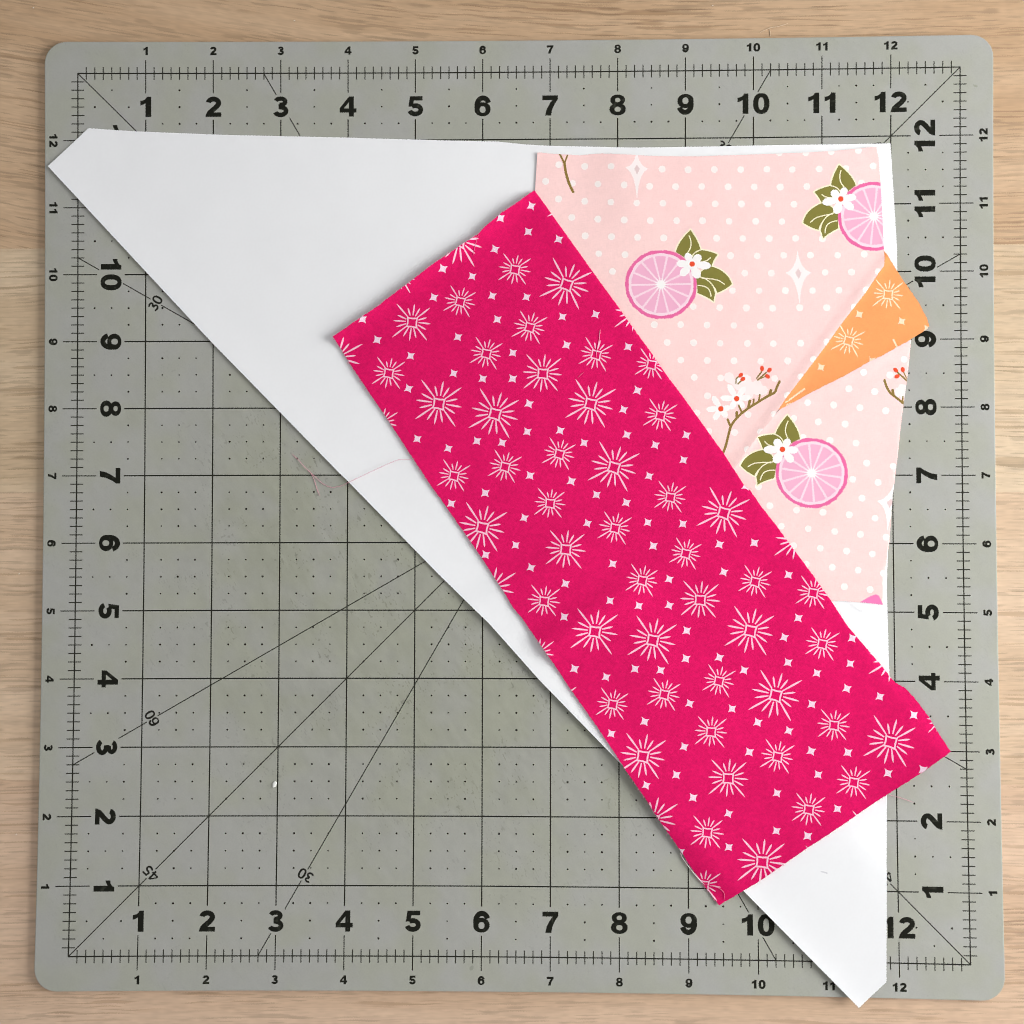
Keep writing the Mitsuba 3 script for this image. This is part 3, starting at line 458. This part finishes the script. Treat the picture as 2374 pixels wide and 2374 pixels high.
def citrus(cx, cy, turn, mirror, patch):
    c, n = math.cos(math.radians(turn)) * U, math.sin(math.radians(turn)) * U
    m = -1 if mirror else 1
    place = lambda g: affinity.affine_transform(g, [m * c, -n, -m * n, -c, cx, cy])
    w = [rng.uniform(-5, 5) for _ in range(60)]
    rough = lambda rx, ry, k, s: Polygon([((rx + k * w[(i * s) % 60]) * math.cos(a), (ry + k * w[(i * s) % 60]) * math.sin(a)) for i, a in enumerate(np.linspace(0, 2 * np.pi, 121)[:-1])])
    slice_ = pprint('citrus_slice', place(rough(401, 388, 1.2, 7)), 'print_rind', patch, .05)
    if not slice_: return
    scallop = Polygon([((358 + 7 * abs(math.sin(7 * a))) * math.cos(a), (347 + 7 * abs(math.sin(7 * a))) * math.sin(a)) for a in np.linspace(0, 2 * np.pi, 169)[:-1]])
    pprint('pith', place(scallop), 'print_pith', patch, .07, slice_)
    a0 = rng.uniform(-.05, .05)
    for k in range(14):
        a, b = math.radians(k * 360 / 14 - .5) + a0, math.radians((k + 1) * 360 / 14 - .5) + a0
        mid = (a + b) / 2; seg = Polygon([(0, 0)] + [(340 * math.cos(t), 328 * math.sin(t)) for t in np.linspace(a + .012, b - .012, 7)])
        seg = affinity.translate(seg.buffer(-11).buffer(3) - Point(0, 0).buffer(38), 0, 0)
        pprint('segment', place(seg), 'print_pulp', patch, .09, slice_)
    core = unary_union([Point(0, 0).buffer(40)] + [Polygon([(92 * math.cos(t), 92 * math.sin(t)), (28 * math.cos(t + .35), 28 * math.sin(t + .35)), (28 * math.cos(t - .35), 28 * math.sin(t - .35))]) for t in np.arange(14) * 2 * math.pi / 14 + a0])
    pprint('core', place(core), 'print_white', patch, .11, slice_)
    ring = Point(0, 0).buffer(398)
    for i, l in enumerate(LEAVES):
        g = Polygon(l).buffer(0)
        key = pprint('leaf', place((g - ring)), 'print_leaf', patch, .09 + .004 * i)
        if key:
            pprint('outline', place((g.buffer(16) - g.buffer(-2) - ring)), 'print_cream', patch, .055 + .003 * i, key)
            vein = unary_union([ribbon(v, 12) for v in (VEINS[i:i + 1] + (VEINS[4:5] if i == 1 else VEINS[5:6] if i == 3 else []))])
            pprint('vein', place(vein - ring), 'print_cream', patch, .125, key)
    fl = unary_union([petal(*p) for p in PETALS] + [Point(345, -225).buffer(58)])
    b = pprint('blossom', place(fl), 'print_white', patch, .15)
    if b: pprint('centre', place(Point(347, -228).buffer(30)), 'print_red', patch, .18, b)
for i, (cx, cy, turn) in enumerate(CITRUS): citrus(cx, cy, turn, i > 0, LOW if i == 2 else UP)
def smooth_oval(c, t, w):
    return petal(c, t, w)
for c, tips, heart in PALE_FLOWERS:
    patch = LOW if c[0] > 125 and c[1] < 70 else UP
    def pet(t):
        a, e = np.array(c), np.array(t); u = e - a; L = np.hypot(*u); u = u / L; n = np.array([-u[1], u[0]]); w = .95 if heart else 1.7
        return Polygon([tuple(a + u * L * s + n * w * h) for s, h in ((0, .3), (.35, .75), (.7, 1), (1, .8), (1.15, 0), (1, -.8), (.7, -1), (.35, -.75), (0, -.3))]).buffer(.2)
    g = unary_union([pet(t) for t in tips])
    b = pprint('pale_blossom', g, 'print_white' if heart else 'print_blush', patch, .06 + (.02 if heart else 0))
    if heart and b: pprint('centre', Point(*c).buffer(1.0), 'print_red', patch, .12, b)
for g, patch in zip(TWIGS, (UP, UP, LOW)):
    pprint('twig', unary_union([ribbon(p, w) for p, w in g]), 'print_twig', patch, .10)
for g, patch in zip(BERRIES, (UP, LOW)):
    for x, y, a in g: pprint('berry', affinity.rotate(affinity.scale(Point(x, y).buffer(1.0), 1.0, .72), a), 'print_red', patch, .13)
for i, (c, t) in enumerate(SPARKLES):
    t = [np.array(p) for p in t]; c = np.array(c)
    def spike(k):
        pts = []
        for j in range(4):
            a, b = c + (t[j] - c) * k, c + (t[(j + 1) % 4] - c) * k
            q = c + (a + b - 2 * c) * .14
            for s in np.linspace(0, 1, 9)[:-1]: pts.append((1 - s) ** 2 * a + 2 * s * (1 - s) * q + s * s * b)
        return Polygon(pts).buffer(.12)
    patch = LOW if i == 2 else UP
    b = pprint('sparkle', spike(1.0), 'print_pale' if i < 2 else 'print_white', patch, .07)
    if b: pprint('diamond', affinity.scale(Polygon([tuple(c + (p - c) * .22) for p in t]), 1, .8).buffer(.15), 'print_dim', patch, .10, b)
pprint('corner_print', Polygon(CORNER_PRINT).buffer(0), 'print_hot_pink', LOW, .06)
for b in WEDGE_BURSTS: printed('starburst', starburst(*b), 'print_peach', WEDGE_KEY, wedge_height, .05, WC)
for x, y in WEDGE_STARS: printed('small_star', small_star(x, y, .031), 'print_peach', WEDGE_KEY, wedge_height, .05, WC)
for l in WEDGE_RAYS: printed('stray_ray', LineString(l).buffer(.32), 'print_peach', WEDGE_KEY, wedge_height, .05, WC)

# ---- loose threads and specks
def on(pts, height, off): return [(p[0], p[1], float(height(np.array(p[0]), np.array(p[1]))) + off) for p in pts]
def at(pts, z): return [(p[0], p[1], z) for p in pts]
TH = THREADS
L = TH['long']; zs = [float(paper_height(np.array(a), np.array(b))) + h for (a, b), h in zip(L[:7], (.6, .9, 1.2, 1.2, 1.1, .9, .7))] + [.5, .35, .3, .5, .6, .4, .2]
add('loose_thread', tube([(a, b, z) for (a, b), z in zip(L, zs)], .075), 'thread_pink', label='long fine pink thread trailing from the strip over the paper onto the mat', category='thread')
add('loose_thread', tube(at(TH['branch'], .3), .08), 'thread_pink', label='short pale pink thread on the mat, left of the paper under the long thread', category='thread')
add('loose_thread', tube(at(TH['right'], .6), .07), 'thread_pink', label='short pink thread sticking out over the mat beside the paper at lower right', category='thread')
add('loose_thread', tube(on(TH['white'], paper_height, .5), .06), 'thread_white', label='short white thread on the paper just below the lower pink patch', category='thread')
add('loose_thread', tube(at(TH['edge'], .75), .10), 'thread_white', label='white frayed thread along the bottom left edge of the magenta strip', category='thread')
add('loose_thread', tube(on(TH['curl'], strip_height, .25), .085), 'thread_rose', label='curled rose thread on the bottom corner of the magenta strip', category='thread')
add('loose_thread', tube(on(TH['s1'], strip_height, .2), .09), 'thread_rose', label='thin pink thread over the cut starburst at the strip top left edge', category='thread')
add('loose_thread', tube(on(TH['s2'], strip_height, .2), .09), 'print_rose', label='upright pale thread crossing a small starburst near the middle of the strip', category='thread')
add('loose_thread', tube(on(TH['s3'], strip_height, .2), .07), 'thread_rose', label='tiny slanted pink thread above a large starburst on the strip', category='thread')
add('wood_fibre', tube(at(TH['table'], -1.7), .12), 'fibre_pale', label='pale crooked fibre on the wood above the top ruler number ten', category='fibre')
add('wood_fibre', tube(at(TH['table2'], -1.8), .10), 'fibre_pale', label='short upright fibre on the wood touching the top edge of the mat', category='fibre')
x, y = TH['fleck'][0]
m = trimesh.creation.icosphere(2, 1.0); m.apply_scale((.75, 1.25, .3)); m.apply_transform(trimesh.transformations.rotation_matrix(-.4, (0, 0, 1)))
v = np.asarray(m.vertices); m.vertices = v * (1 + .25 * (meshkit.noise(v * 2 + 5)[:, None] - .5)) + [x, y, .25]
add('white_chip', m, 'chip_white', smooth=True, label='tiny white chip on the mat near the third grid line at lower left', category='chip')
for (x, y), text in zip(TH['speck'], ('tiny pale crumb on the wood left of the mat near the bottom', 'tiny pale crumb on the wood above top ruler number three', 'tiny pale crumb on the wood in the top left corner of the table', 'tiny pale crumb on the wood at the top edge right of the middle', 'tiny pale crumb on the wood left of the mat beside ruler number five')):
    m = trimesh.creation.icosphere(1, .28); m.apply_scale((1.3, .8, .5)); m.apply_translation((x, y, -1.87))
    add('crumb', m, 'crumb_tan', smooth=True, label=text, category='crumb')
for k in list(scene):
    if scene[k] is None: del scene[k]
